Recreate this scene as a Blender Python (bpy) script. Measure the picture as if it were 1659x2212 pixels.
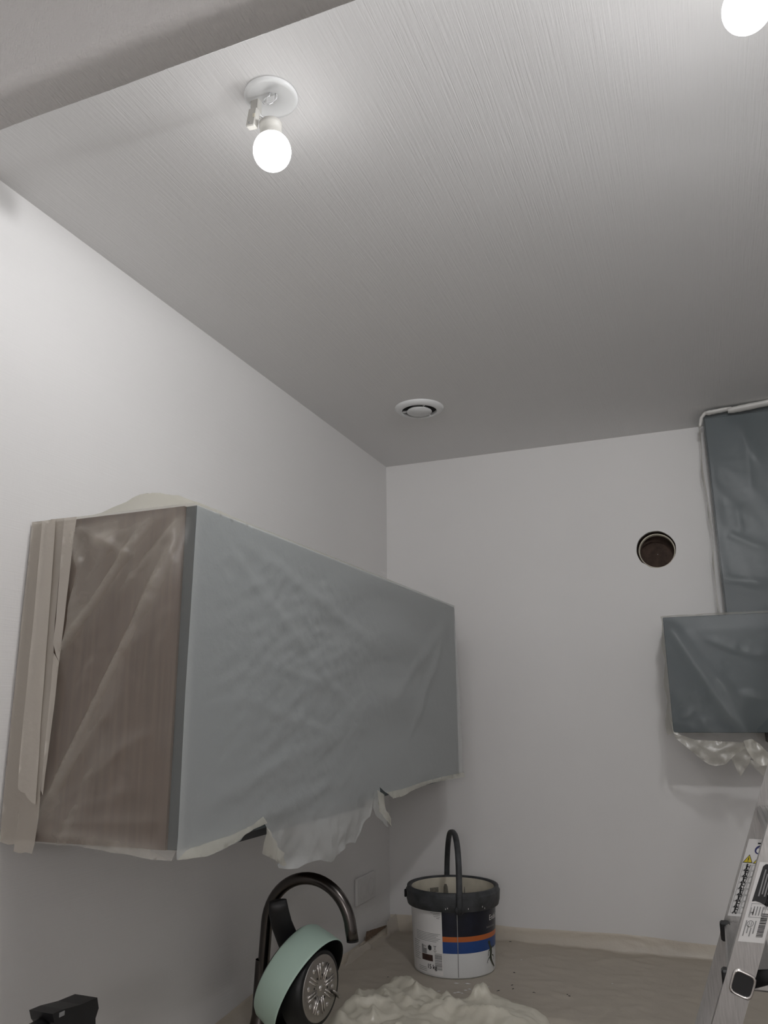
import bpy, math, random
import numpy as np
from mathutils import Vector, Matrix, noise
from mathutils.geometry import delaunay_2d_cdt

for o in list(bpy.data.objects): bpy.data.objects.remove(o)
scene = bpy.context.scene
COL = scene.collection
random.seed(4)

# ------------------------------------------------------------------ camera
EYE = Vector((1.117, -2.805, 1.654))
FPX, YAW, PITCH, ROLL = 1702.1, math.radians(21.906), math.radians(14.241), math.radians(-0.436)
fw = Vector((-math.sin(YAW)*math.cos(PITCH), math.cos(YAW)*math.cos(PITCH), math.sin(PITCH)))
r0 = Vector((math.cos(YAW), math.sin(YAW), 0)); u0 = r0.cross(fw)
rt = r0*math.cos(ROLL) + u0*math.sin(ROLL); up = -r0*math.sin(ROLL) + u0*math.cos(ROLL)
cd = bpy.data.cameras.new('camera'); cam = bpy.data.objects.new('camera', cd); COL.objects.link(cam)
cd.sensor_fit = 'VERTICAL'; cd.sensor_height = 36; cd.lens = FPX/2212*36; cd.clip_start = 0.02
M = Matrix.Identity(4)
for i in range(3): M[i][0] = rt[i]; M[i][1] = up[i]; M[i][2] = -fw[i]; M[i][3] = EYE[i]
cam.matrix_world = M
scene.camera = cam

# ------------------------------------------------------------------ light and exposure
w = bpy.data.worlds.new('world'); scene.world = w; w.use_nodes = True
w.node_tree.nodes['Background'].inputs[0].default_value = (.05, .05, .055, 1)
w.node_tree.nodes['Background'].inputs[1].default_value = .3
vs = scene.view_settings
vs.view_transform = 'Standard'; vs.look = 'None'; vs.gamma = 1; vs.use_curve_mapping = False
vs.exposure = 0.0
BULB_NEAR, BULB_FAR = 3.2, 17.2     # the bare bulb by the cabinet wall and the brighter one farther from it
LAMP_STRENGTH = 30.0        # globe lamp added behind the camera, lights the lintel and fills shadows

# ------------------------------------------------------------------ measured heights
CEIL = 2.606; TOP = 0.920   # ceiling, worktop
def ray(px, py): return fw + rt*((px-829.5)/FPX) + up*((1106-py)/FPX)
def onx(px, py, X): d = ray(px, py); return EYE + d*((X-EYE.x)/d.x)
def ony(px, py, Y): d = ray(px, py); return EYE + d*((Y-EYE.y)/d.y)
def onz(px, py, Z): d = ray(px, py); return EYE + d*((Z-EYE.z)/d.z)

# ------------------------------------------------------------------ material helpers
def nodes(name):
    m = bpy.data.materials.new(name); m.use_nodes = True
    nt = m.node_tree; nt.nodes.clear()
    out = nt.nodes.new('ShaderNodeOutputMaterial')
    return m, nt, out
def N(nt, t, **kw):
    n = nt.nodes.new('ShaderNode'+t)
    for k, v in kw.items(): setattr(n, k, v)
    return n
def mapped(nt, scale, rot=(0, 0, 0)):
    tc = N(nt, 'TexCoord'); mp = N(nt, 'Mapping')
    mp.inputs['Scale'].default_value = scale; mp.inputs['Rotation'].default_value = rot
    nt.links.new(tc.outputs['Object'], mp.inputs['Vector'])
    return mp.outputs['Vector']
def noise_tex(nt, vec, scale, detail=3, rough=.55):
    n = N(nt, 'TexNoise'); n.inputs['Scale'].default_value = scale
    n.inputs['Detail'].default_value = detail; n.inputs['Roughness'].default_value = rough
    nt.links.new(vec, n.inputs['Vector']); return n.outputs['Fac']
def ramp(nt, fac, stops):
    r = N(nt, 'ValToRGB'); e = r.color_ramp.elements
    while len(e) < len(stops): e.new(.5)
    for k, (p, c) in enumerate(stops): e[k].position = p; e[k].color = (*c, 1)
    nt.links.new(fac, r.inputs['Fac']); return r.outputs['Color']
def bump(nt, h, strength, dist, prev=None):
    b = N(nt, 'Bump'); b.inputs['Strength'].default_value = strength; b.inputs['Distance'].default_value = dist
    nt.links.new(h, b.inputs['Height'])
    if prev is not None: nt.links.new(prev, b.inputs['Normal'])
    return b.outputs['Normal']
def solid(name, col, rough=.5, metal=0, scale=0, var=.12, bmp=0, bscale=200, stretch=(1, 1, 1), spec=.5):
    m, nt, out = nodes(name)
    p = N(nt, 'BsdfPrincipled'); nt.links.new(p.outputs[0], out.inputs[0])
    p.inputs['Base Color'].default_value = (*col, 1); p.inputs['Roughness'].default_value = rough
    p.inputs['Metallic'].default_value = metal; p.inputs['Specular IOR Level'].default_value = spec
    v = mapped(nt, stretch)
    f = noise_tex(nt, v, scale or 30)
    c = ramp(nt, f, [(.3, tuple(x*(1-var) for x in col)), (.7, tuple(min(1, x*(1+var)) for x in col))])
    nt.links.new(c, p.inputs['Base Color'])
    if bmp:
        nt.links.new(bump(nt, noise_tex(nt, v, bscale), bmp, .002), p.inputs['Normal'])
    return m
def paint(name, col, sc_a, sc_b, sa, sb, dist=.0012):
    # painted glass-fibre wallpaper: long ridges in one direction and a finer cross weave
    m, nt, out = nodes(name)
    p = N(nt, 'BsdfPrincipled'); nt.links.new(p.outputs[0], out.inputs[0])
    p.inputs['Roughness'].default_value = .62; p.inputs['Specular IOR Level'].default_value = .3
    big = noise_tex(nt, mapped(nt, (1, 1, 1)), 2.2, 2)
    nt.links.new(ramp(nt, big, [(.3, tuple(x*.975 for x in col)), (.7, col)]), p.inputs['Base Color'])
    n1 = bump(nt, noise_tex(nt, mapped(nt, sc_a), 1, 2, .5), sa, dist)
    n2 = bump(nt, noise_tex(nt, mapped(nt, sc_b), 1, 2, .5), sb, dist, n1)
    nt.links.new(n2, p.inputs['Normal'])
    return m
def film(name, alpha, col=(.84, .82, .76), transl=.45, fine=.35, dist=.004, fscale=38, gloss=.10, rough=.33, lift=16.):
    # thin milky polythene: part clear, part white scatter, a soft sheen
    m, nt, out = nodes(name)
    v = mapped(nt, (1, 1, 1))
    a = noise_tex(nt, v, fscale, 4, .6); b = noise_tex(nt, v, fscale*3.1, 3, .6)
    nrm = bump(nt, b, fine*.5, dist*.35, bump(nt, a, fine, dist))
    d = N(nt, 'BsdfDiffuse'); t = N(nt, 'BsdfTranslucent'); g = N(nt, 'BsdfGlossy'); c = N(nt, 'BsdfTransparent')
    for s in (d, t): s.inputs['Color'].default_value = (*col, 1)
    g.inputs['Roughness'].default_value = rough; g.inputs['Color'].default_value = (1, 1, 1, 1)
    for s in (d, t, g): nt.links.new(nrm, s.inputs['Normal'])
    m1 = N(nt, 'MixShader'); m1.inputs[0].default_value = transl
    nt.links.new(d.outputs[0], m1.inputs[1]); nt.links.new(t.outputs[0], m1.inputs[2])
    m2 = N(nt, 'MixShader')
    at = N(nt, 'Attribute', attribute_name='lift'); ma = N(nt, 'Math', operation='MULTIPLY_ADD', use_clamp=True)
    ma.inputs[1].default_value = lift; ma.inputs[2].default_value = alpha
    nt.links.new(at.outputs['Fac'], ma.inputs[0]); nt.links.new(ma.outputs[0], m2.inputs[0])
    nt.links.new(c.outputs[0], m2.inputs[1]); nt.links.new(m1.outputs[0], m2.inputs[2])
    m3 = N(nt, 'MixShader'); m3.inputs[0].default_value = gloss
    nt.links.new(m2.outputs[0], m3.inputs[1]); nt.links.new(g.outputs[0], m3.inputs[2])
    nt.links.new(m3.outputs[0], out.inputs[0])
    return m
def emit(name, col, s):
    m, nt, out = nodes(name)
    e = N(nt, 'Emission'); e.inputs[0].default_value = (*col, 1); e.inputs[1].default_value = s
    nt.links.new(e.outputs[0], out.inputs[0]); return m

def envelope(name, col, s):
    # glowing frosted envelope that lets the light of its LEDs out
    m, nt, out = nodes(name)
    e = N(nt, 'Emission'); e.inputs[0].default_value = (*col, 1); e.inputs[1].default_value = s
    t = N(nt, 'BsdfTransparent'); a = N(nt, 'AddShader')
    nt.links.new(t.outputs[0], a.inputs[0]); nt.links.new(e.outputs[0], a.inputs[1]); nt.links.new(a.outputs[0], out.inputs[0]); return m

WHITE = (.80, .79, .78)
MAT = dict(
    ceiling=paint('ceiling_paint', (.80, .795, .79), (420, 9, 1), (110, 70, 1), .55, .22),
    wall_l=paint('left_wall_paint', WHITE, (1, 10, 380), (1, 260, 60), .35, .15),
    wall_b=paint('back_wall_paint', WHITE, (260, 1, 60), (60, 1, 260), .10, .08),
    lintel=paint('lintel_paint', WHITE, (420, 80, 110), (100, 80, 400), .9, .7, .0018),
    floor=solid('floor_boards', (.50, .46, .42), .5, scale=6, stretch=(8, 1, 1), var=.3),
    slate=solid('slate_lacquer', (.055, .072, .078), .5, scale=4, var=.08),
    wood=solid('brown_wood', (.120, .084, .062), .6, scale=4, stretch=(30, 30, 1.2), var=.2),
    top=solid('worktop_wood', (.17, .115, .078), .55, scale=5, stretch=(2, 20, 20), var=.3),
    black=solid('black_plastic', (.012, .012, .013), .45, var=.2),
    darkgrey=solid('dark_grey_plastic', (.045, .048, .052), .55, scale=25, var=.45, bmp=.2, bscale=60),
    film_front=film('front_film', .58, (.82, .855, .85), .35, .46, .004, 34),
    film_end=film('end_film', .11, (.84, .79, .70), .35, .22, .003, 26, gloss=.05, lift=20),
    film_top=film('loose_film', .55, (.90, .88, .76), .5, .3, .004, 30),
    film_hood=film('hood_film', .04, (.80, .84, .84), .4, .12, .003, 20, gloss=.018, rough=.36, lift=9),
    film_shred=film('shred_film', .50, (.88, .86, .76), .5, .4, .005, 40),
    film_deck=film('worktop_film', .88, (.80, .73, .62), .30, .5, .006, 22, gloss=.07, rough=.4),
    film_bunch=film('bunched_film', .88, (.94, .90, .77), .20, .35, .006, 20),
    tape=film('paper_tape', .80, (.62, .57, .50), .25, .35, .002, 60, gloss=.03),
    tape2=film('paper_tape_light', .84, (.70, .65, .58), .25, .35, .002, 60, gloss=.03),
    whitetape=film('white_tape', .9, (.88, .87, .84), .3, .5, .004, 30, gloss=.06),
    white=solid('white_plastic', (.78, .79, .79), .4, var=.02),
    holder=solid('greige_holder', (.46, .45, .42), .5, var=.02),
    switch=solid('painted_plate', (.74, .73, .72), .5, var=.02),
    hole=solid('pin_hole', (.01, .01, .01), .8),
    wire=solid('clear_hook', (.75, .76, .77), .12, metal=.7, var=.02),
    sleeve=solid('cream_sleeve', (.62, .58, .48), .6, var=.15),
    cavity=solid('cavity_brown', (.075, .05, .038), .9, scale=30, var=.4, bmp=.6, bscale=40),
    gun=solid('gunmetal', (.11, .10, .095), .25, metal=1, scale=10, var=.12),
    mint=solid('mint_enamel', (.50, .66, .57), .35, scale=6, var=.03),
    nonstick=solid('black_nonstick', (.006, .007, .007), .45, var=.3),
    steel=solid('steel_disc', (.42, .40, .38), .38, metal=1, scale=30, var=.15, bmp=.15, bscale=120),
    bright=solid('bright_steel', (.75, .72, .70), .22, metal=1, var=.05),
    alu=solid('brushed_aluminium', (.50, .49, .48), .42, metal=1, scale=12, stretch=(40, 40, 3), var=.12, bmp=.1, bscale=30),
    paper=solid('sticker_white', (.80, .79, .78), .4, var=.02),
    ink=solid('black_ink', (.02, .02, .022), .5, var=.1),
    greyink=solid('grey_ink', (.28, .28, .28), .5, var=.15),
    yellow=solid('yellow_ink', (.72, .58, .03), .5, var=.04),
    blueink=solid('blue_ink', (.03, .035, .14), .5, var=.05),
    bucket=solid('bucket_white', (.70, .71, .71), .42, scale=12, var=.04),
    bucket_in=solid('paint_residue', (.62, .58, .48), .5, scale=9, var=.22, bmp=.3, bscale=20),
    streak=solid('thin_paint', (.20, .185, .155), .5, scale=40, var=.5),
    navy=solid('navy_label', (.008, .010, .022), .35, scale=30, var=.3),
    orange=solid('orange_label', (.50, .13, .03), .4, var=.06),
    blue=solid('blue_label', (.016, .06, .23), .4, var=.06),
    brownprint=solid('brown_print', (.06, .03, .025), .5, var=.3),
    lizard=solid('lizard_print', (.035, .045, .025), .5, var=.3),
    bulb=envelope('lit_bulb', (1.0, .99, .985), 5.0),
    globe=emit('lit_globe', (1.0, .975, .98), LAMP_STRENGTH),
)

# ------------------------------------------------------------------ object helpers
ORG = {}
def tag(o, label=None, cat=None, group=None, kind=None):
    if label: o['label'] = label
    if cat: o['category'] = cat
    if group: o['group'] = group
    if kind: o['kind'] = kind
    return o
def empty(name, loc, label, cat, group=None):
    o = bpy.data.objects.new(name, None); COL.objects.link(o)
    o.location = loc; o.empty_display_size = .05; ORG[o.name] = Vector(loc)
    return tag(o, label, cat, group)
def obj(name, vf, mat, parent=None, smooth=False, origin=None, lift=None):
    vs_, fs = vf
    o0 = ORG[parent.name] if parent else Vector(origin or (0, 0, 0))
    me = bpy.data.meshes.new(name)
    me.from_pydata([Vector(v)-o0 for v in vs_], [], fs); me.update()
    me.materials.append(MAT[mat] if isinstance(mat, str) else mat)
    if smooth: me.shade_smooth()
    if lift is not None:
        at = me.attributes.new('lift', 'FLOAT', 'POINT'); at.data.foreach_set('value', [max(0., float(q)) for q in lift])
    o = bpy.data.objects.new(name, me); COL.objects.link(o)
    if parent: o.parent = parent
    else: o.location = o0
    ORG[o.name] = o0
    return o
def join(*vfs):
    V, F = [], []
    for v, f in vfs:
        k = len(V); V += list(v); F += [tuple(i+k for i in q) for q in f]
    return V, F
def box(c, s, R=None, bev=0):
    c = Vector(c); hx, hy, hz = s[0]/2, s[1]/2, s[2]/2
    if bev <= 0:
        v = [Vector((x, y, z)) for x in (-hx, hx) for y in (-hy, hy) for z in (-hz, hz)]
        f = [(0, 1, 3, 2), (4, 6, 7, 5), (0, 4, 5, 1), (2, 3, 7, 6), (0, 2, 6, 4), (1, 5, 7, 3)]
    else:
        b = min(bev, hx*.9, hy*.9, hz*.9); v = []; idx = {}
        for sx in (-1, 1):
            for sy in (-1, 1):
                for sz in (-1, 1):
                    for a in range(3):
                        e = [hx-b, hy-b, hz-b]; e[a] += b
                        idx[(sx, sy, sz, a)] = len(v); v.append(Vector((sx*e[0], sy*e[1], sz*e[2])))
        f = []
        for a in range(3):
            o1, o2 = [(1, 2), (2, 0), (0, 1)][a]
            for s_ in (-1, 1):
                q = []
                for (p1, p2) in ((-1, -1), (1, -1), (1, 1), (-1, 1)):
                    k = [0, 0, 0]; k[a] = s_; k[o1] = p1; k[o2] = p2; q.append(idx[(*k, a)])
                f.append(tuple(q if s_ > 0 else q[::-1]))
        for a in range(3):          # edge bevels
            o1, o2 = [(1, 2), (2, 0), (0, 1)][a]
            for s1 in (-1, 1):
                for s2 in (-1, 1):
                    k0 = [0, 0, 0]; k0[o1] = s1; k0[o2] = s2; k1 = list(k0); k0[a] = -1; k1[a] = 1
                    q = [idx[(*k0, o1)], idx[(*k1, o1)], idx[(*k1, o2)], idx[(*k0, o2)]]
                    f.append(tuple(q if s1*s2 < 0 else q[::-1]))
        for sx in (-1, 1):
            for sy in (-1, 1):
                for sz in (-1, 1):
                    q = [idx[(sx, sy, sz, a)] for a in range(3)]
                    f.append(tuple(q if sx*sy*sz > 0 else q[::-1]))
    if R is not None: v = [R @ p for p in v]
    return [c+p for p in v], f
def frame(axis, hint=Vector((0, 0, 1))):
    a = Vector(axis).normalized()
    if abs(a.dot(hint)) > .98: hint = Vector((1, 0, 0))
    x = hint.cross(a).normalized(); y = a.cross(x)
    return x, y, a
def lathe(c, axis, prof, n=40, cap0=False, cap1=False):
    x, y, a = frame(axis); c = Vector(c); V, F = [], []
    for (r, h) in prof:
        for k in range(n):
            t = 2*math.pi*k/n; V.append(c + x*(r*math.cos(t)) + y*(r*math.sin(t)) + a*h)
    for j in range(len(prof)-1):
        for k in range(n):
            k2 = (k+1) % n
            F.append((j*n+k, j*n+k2, (j+1)*n+k2, (j+1)*n+k))
    if cap0: F.append(tuple(range(n))[::-1])
    if cap1: F.append(tuple((len(prof)-1)*n+k for k in range(n)))
    return V, F
def tube(pts, rad, n=14, caps=True, squash=None, side=None):
    pts = [Vector(p) for p in pts]; V, F = [], []
    rr = rad if isinstance(rad, (list, tuple)) else [rad]*len(pts)
    t0 = (pts[1]-pts[0]).normalized()
    x = Vector(side) if side is not None else frame(t0)[0]
    for i, p in enumerate(pts):
        t = (pts[min(i+1, len(pts)-1)]-pts[max(i-1, 0)]).normalized()
        x = (x - t*x.dot(t)).normalized(); y = t.cross(x)
        for k in range(n):
            a = 2*math.pi*k/n; V.append(p + x*(rr[i]*math.cos(a)) + y*(rr[i]*(squash or 1)*math.sin(a)))
    for j in range(len(pts)-1):
        for k in range(n):
            k2 = (k+1) % n; F.append((j*n+k, j*n+k2, (j+1)*n+k2, (j+1)*n+k))
    if caps: F.append(tuple(range(n))[::-1]); F.append(tuple((len(pts)-1)*n+k for k in range(n)))
    return V, F
def inside(p, poly):
    c = False; j = len(poly)-1
    for i in range(len(poly)):
        (xi, yi), (xj, yj) = poly[i], poly[j]
        if (yi > p[1]) != (yj > p[1]) and p[0] < (xj-xi)*(p[1]-yi)/(yj-yi+1e-12)+xi: c = not c
        j = i
    return c
def triangulate(poly, step, holes=()):
    """2-D points and triangles filling a polygon, boundary resampled"""
    P, E = [], []
    def ring(pl):
        k0 = len(P)
        for i in range(len(pl)):
            a, b = Vector(pl[i]), Vector(pl[(i+1) % len(pl)])
            m = max(1, int((b-a).length/step))
            for q in range(m): P.append(a.lerp(b, q/m))
        n = len(P)-k0
        for q in range(n): E.append((k0+q, k0+(q+1) % n))
    ring(poly)
    for h in holes: ring(h)
    nb = len(P); B = [p.copy() for p in P]
    xs = [p[0] for p in poly]; ys = [p[1] for p in poly]
    x = min(xs); row = 0
    barr = np.array([(p[0], p[1]) for p in B])
    while x < max(xs):
        y = min(ys) + (step*.5 if row % 2 else 0)
        while y < max(ys):
            q = (x+random.uniform(-.12, .12)*step, y+random.uniform(-.12, .12)*step)
            if inside(q, poly) and not any(inside(q, h) for h in holes):
                if np.min((barr[:, 0]-q[0])**2+(barr[:, 1]-q[1])**2) > (step*.45)**2: P.append(Vector(q))
            y += step
        x += step*.87; row += 1
    r = delaunay_2d_cdt(P, E, [], 0, 1e-7)
    T = []
    for f in r[2]:
        c = sum((r[0][i] for i in f), Vector((0, 0)))/len(f)
        if inside(c, poly) and not any(inside(c, h) for h in holes): T.append(tuple(f))
    return r[0], T
def ridge(p, a, b, amp, w, taper=True):
    a, b, p = Vector(a), Vector(b), Vector(p); d = b-a; L = d.length; d /= L
    s = (p-a).dot(d); e = abs((p-a).x*d.y-(p-a).y*d.x)
    if s < 0 or s > L: e = math.hypot(e, max(-s, s-L))
    f = max(0, min(1, s/L)); k = (.25+.75*math.sin(math.pi*f)) if taper else 1
    return amp*k*math.exp(-(e/w)**2)
def fold(p, a, b, amp, w):
    """a sharp-crested fold"""
    a, b, p = Vector(a), Vector(b), Vector(p); d = b-a; L = d.length; d /= L
    s = (p-a).dot(d); e = abs((p-a).x*d.y-(p-a).y*d.x)
    if s < 0 or s > L: e = math.hypot(e, max(-s, s-L))
    f = max(0, min(1, s/L)); k = min(1, math.sin(math.pi*(.04+.92*f))*1.6)
    return amp*k/(1+(e/w)**1.6)
def crumple(x, y, sc, seed=0.):
    v = noise.noise(Vector((x*sc, y*sc, seed))); v2 = noise.noise(Vector((x*sc*2.3, y*sc*2.3, seed+7)))
    return (1-2*abs(v)) + .45*(1-2*abs(v2)) - .8
def text_vf(s, size):
    c = bpy.data.curves.new('lettering', 'FONT'); c.body = s; c.size = size; c.resolution_u = 3
    o = bpy.data.objects.new('lettering', c); COL.objects.link(o)
    bpy.context.view_layer.update()
    me = bpy.data.meshes.new_from_object(o.evaluated_get(bpy.context.evaluated_depsgraph_get()))
    V = [(v.co.x, v.co.y) for v in me.vertices]; F = [tuple(p.vertices) for p in me.polygons]
    bpy.data.objects.remove(o); bpy.data.curves.remove(c); bpy.data.meshes.remove(me)
    return V, F

# ================================================================== the room
RX, RY = 2.70, -5.20
floor = obj('floor', box((RX/2, RY/2, -.05), (RX+.2, -RY+.2, .1)), 'floor'); tag(floor, kind='structure')
tag(obj('ceiling', box((RX/2, RY/2, CEIL+.05), (RX+.2, -RY+.2, .1)), 'ceiling'), kind='structure')
tag(obj('wall_left', box((-.05, RY/2, CEIL/2), (.1, -RY+.2, CEIL)), 'wall_l'), kind='structure')
tag(obj('wall_right', box((RX+.05, RY/2, CEIL/2), (.1, -RY+.2, CEIL)), 'wall_l'), kind='structure')
tag(obj('wall_rear', box((RX/2, RY-.05, CEIL/2), (RX, .1, CEIL)), 'wall_b'), kind='structure')
# back wall: a slab with the round duct hole cut through it
HC = Vector((.992, 2.187)); HR = .0645
hole2 = []
for k in range(44):
    a = 2*math.pi*k/44; rr = HR*(1+.025*noise.noise(Vector((math.cos(a)*2.2, math.sin(a)*2.2, 3))))
    if 3.9 < a < 4.25: rr *= .965
    hole2.append((HC.x+rr*math.cos(a), HC.y+rr*math.sin(a)))
P2, T2 = triangulate([(0, 0), (RX, 0), (RX, CEIL), (0, CEIL)], .25, [hole2])
V = [(p.x, 0, p.y) for p in P2]; F = list(T2)
k0 = len(V)
for (x, z) in hole2: V.append((x, 0, z))
for (x, z) in hole2: V.append((x, .013, z))
n = len(hole2)
for k in range(n): F.append((k0+k, k0+(k+1) % n, k0+n+(k+1) % n, k0+n+k))
k1 = len(V); V += [(0, .1, 0), (RX, .1, 0), (RX, .1, CEIL), (0, .1, CEIL)]; F.append((k1, k1+1, k1+2, k1+3))
wb = tag(obj('wall_back', (V, F), 'wall_b'), kind='structure')
# dropped lintel between the two rooms, rounded lower edges
LB = CEIL-.20; yn, yf = -2.225, -2.168
prof = [(yn, CEIL)]
for k in range(9):
    a = math.pi+math.pi/2*k/8; prof.append((yn+.016+.016*math.cos(a), LB+.016+.016*math.sin(a)))
for k in range(4):
    a = -math.pi/2+math.pi/2*k/3; prof.append((yf-.003+.003*math.cos(a), LB+.003+.003*math.sin(a)))
prof.append((yf, CEIL))
V, F = [], []; NX = 60
for i in range(NX+1):
    x = RX*i/NX; wv = .0016*noise.noise(Vector((x*9, 0, 0)))
    for (y, z) in prof: V.append((x, y, z + (wv if z < CEIL-.01 else 0)))
m_ = len(prof)
for i in range(NX):
    for j in range(m_-1): F.append((i*m_+j, i*m_+j+1, (i+1)*m_+j+1, (i+1)*m_+j))
tag(obj('wall_lintel', (V, F), 'lintel', smooth=True), kind='structure')

# ================================================================== duct opening
du = empty('duct_opening', (HC.x, .02, HC.y), 'round cut duct hole with pale sleeve in the back wall', 'duct hole')
obj('sleeve', lathe((HC.x+.002, .012, HC.y-.003), (0, 1, 0), [(.0598, .022), (.0598, 0), (.0572, 0), (.0565, .006), (.0560, .007), (.0560, .022)], 44), 'sleeve', du, True)
obj('cavity', lathe((HC.x, .014, HC.y), (0, 1, 0), [(.068, .019), (.068, .085), (.001, .085)], 40), 'cavity', du)

# ================================================================== ceiling bulbs
LED_CURVE = [(-1, .62), (-.6, .8), (-.3, 1), (.02, 1), (.08, .92), (.16, .50), (.30, .15), (.45, .07), (.65, .025), (1, .006)]   # z of the direction, relative intensity
def bulb_fixture(loc, label, watts):
    x, y, z = loc
    e = empty('bulb_fixture', loc, label, 'light fixture', 'bare bulbs on ceiling plates')
    obj('ceiling_plate', lathe((x, y, z), (0, 0, -1), [(.0415, 0), (.0425, .002), (.0420, .0050), (.0395, .0068), (.036, .0066), (.0005, .0058)], 56), 'white', e, True)
    cn = obj('connector', box((x-.0245, y-.004, z-.020), (.015, .012, .032), bev=.0015), 'holder', e)
    obj('connector_slot', box((x-.0245, y-.0103, z-.030), (.005, .001, .003)), 'greyink', cn)
    c2 = obj('connector_plug', box((x-.0235, y-.013, z-.0455), (.016, .012, .032), R=Matrix.Rotation(.14, 3, 'Y'), bev=.0016), 'holder', e)
    obj('connector_slot', box((x-.0265, y-.0195, z-.056), (.003, .001, .003)), 'greyink', c2)
    obj('connector_slot', box((x-.0185, y-.0195, z-.045), (.004, .001, .006)), 'sleeve', c2)
    # small hook and its clip
    pts = [(x+.006, y-.013, z-.006), (x+.005, y-.014, z-.013), (x-.002, y-.016, z-.018)]
    for k in range(9):
        a = math.radians(200-25*k*-1); pts.append((x+.010+.0125*math.cos(a), y-.020, z-.0250+.0095*math.sin(a)))
    obj('hook', tube(pts, .0013, 8), 'wire', e, True)
    obj('hook_clip', box((x+.010, y-.0185, z-.0245), (.014, .001, .010), bev=.0004), 'white', e)
    for s in (-1, 1):
        obj('wire', tube([(x-.017, y-.010, z-.034+.004*s), (x-.013, y-.006+.003*s, z-.040), (x-.006, y+.002*s, z-.044), (x, y+.003*s, z-.052)], .0012, 6), 'white', e, True)
    zb_ = z-.049
    ax = Vector((.03, .12, -1))
    obj('socket', lathe((x, y, zb_), ax, [(.006, 0), (.0165, .0005), (.0178, .0025), (.0178, .0085), (.0170, .009), (.0170, .020), (.0190, .0262)], 40, cap0=True), 'holder', e, True)
    pr = [(.0190, .0262)]
    for k in range(1, 21):
        a = math.radians(140-140*k/20.0)
        pr.append((max(.0003, .0297*math.sin(a)), .0500+.0310*math.cos(a)))
    obj('bulb', lathe((x, y, zb_), ax, pr, 40), 'bulb', e, True)
    # the bulb's light with the photometric curve of an LED bulb: full to the sides and below, weak back over its neck
    ldt = bpy.data.lights.new('bulb_light', 'POINT'); ldt.energy = watts; ldt.shadow_soft_size = .024; ldt.color = (.985, .985, 1.0)
    ldt.use_nodes = True; nt = ldt.node_tree; em = nt.nodes['Emission']
    ge = nt.nodes.new('ShaderNodeTexCoord'); sx = nt.nodes.new('ShaderNodeSeparateXYZ'); cr = nt.nodes.new('ShaderNodeFloatCurve')
    mr = nt.nodes.new('ShaderNodeMapRange'); mr.inputs['From Min'].default_value = -1; mr.inputs['From Max'].default_value = 1
    nt.links.new(ge.outputs['Normal'], sx.inputs[0]); nt.links.new(sx.outputs['Z'], mr.inputs['Value']); nt.links.new(mr.outputs[0], cr.inputs['Value'])
    cv = cr.mapping.curves[0]; pts_ = LED_CURVE
    while len(cv.points) < len(pts_): cv.points.new(.5, .5)
    for q, (a_, b_) in zip(cv.points, pts_): q.location = ((a_+1)/2, b_); q.handle_type = 'VECTOR'
    cr.mapping.update(); nt.links.new(cr.outputs[0], em.inputs['Strength'])
    lo = bpy.data.objects.new('bulb_light', ldt); COL.objects.link(lo); lo.parent = e
    lo.location = Vector((0, 0, -.049))+ax.normalized()*.050
    return e
bulb_fixture((.562, -1.893, CEIL), 'lit bare bulb on ceiling plate above the wrapped brown-ended cabinet', BULB_NEAR)
bulb_fixture((1.243, -1.893, CEIL), 'lit bare bulb on ceiling plate, farther from wall with cabinet', BULB_FAR)
# unseen globe lamp added in the room behind as fill light
GX, GY, GZ = 1.50, -4.70, 1.92
gl = empty('fill_lamp', (GX, GY, CEIL), 'unseen globe lamp added in the rear room as fill light', 'lamp')
obj('ceiling_rose', lathe((GX, GY, CEIL), (0, 0, -1), [(.05, 0), (.05, .012), (.02, .03), (.004, .034)], 32), 'white', gl, True)
obj('cord', tube([(GX, GY, CEIL-.03), (GX, GY, GZ+.17)], .003, 8), 'black', gl, True)
obj('lamp_holder', lathe((GX, GY, GZ+.185), (0, 0, -1), [(.004, 0), (.03, .008), (.035, .045)], 28), 'black', gl, True)
obj('lamp_globe', lathe((GX, GY, GZ), (0, 0, -1), [(max(.001, .15*math.sin(math.pi*k/20)), -.15*math.cos(math.pi*k/20)) for k in range(21)], 40), 'globe', gl, True)

# ================================================================== ceiling vent
vx, vy = .334, -.545
ve = empty('ceiling_vent', (vx, vy, CEIL), 'round white extractor vent set in the ceiling near the corner', 'vent')
obj('flange', lathe((vx, vy, CEIL), (0, 0, -1), [(.079, 0), (.0785, .003), (.073, .0085), (.066, .0115), (.0580, .0125), (.0565, .0115), (.0560, .004), (.0560, .0005)], 64), 'white', ve, True)
obj('throat', lathe((vx, vy, CEIL-.0012), (0, 0, -1), [(.0560, 0), (.001, 0)], 40), 'hole', ve)
obj('disc', lathe((vx, vy, CEIL), (0, 0, -1), [(.030, .002), (.0385, .0085), (.0405, .0125), (.0400, .0140), (.001, .0145)], 56), 'white', ve, True)
for k in range(3):
    a = math.radians(68+120*k); d = Vector((math.cos(a), math.sin(a), 0))
    obj('spoke', box(Vector((vx, vy, CEIL-.0075))+d*.0475, (.020, .0028, .006), R=Matrix.Rotation(a, 3, 'Z')), 'white', ve)

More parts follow.
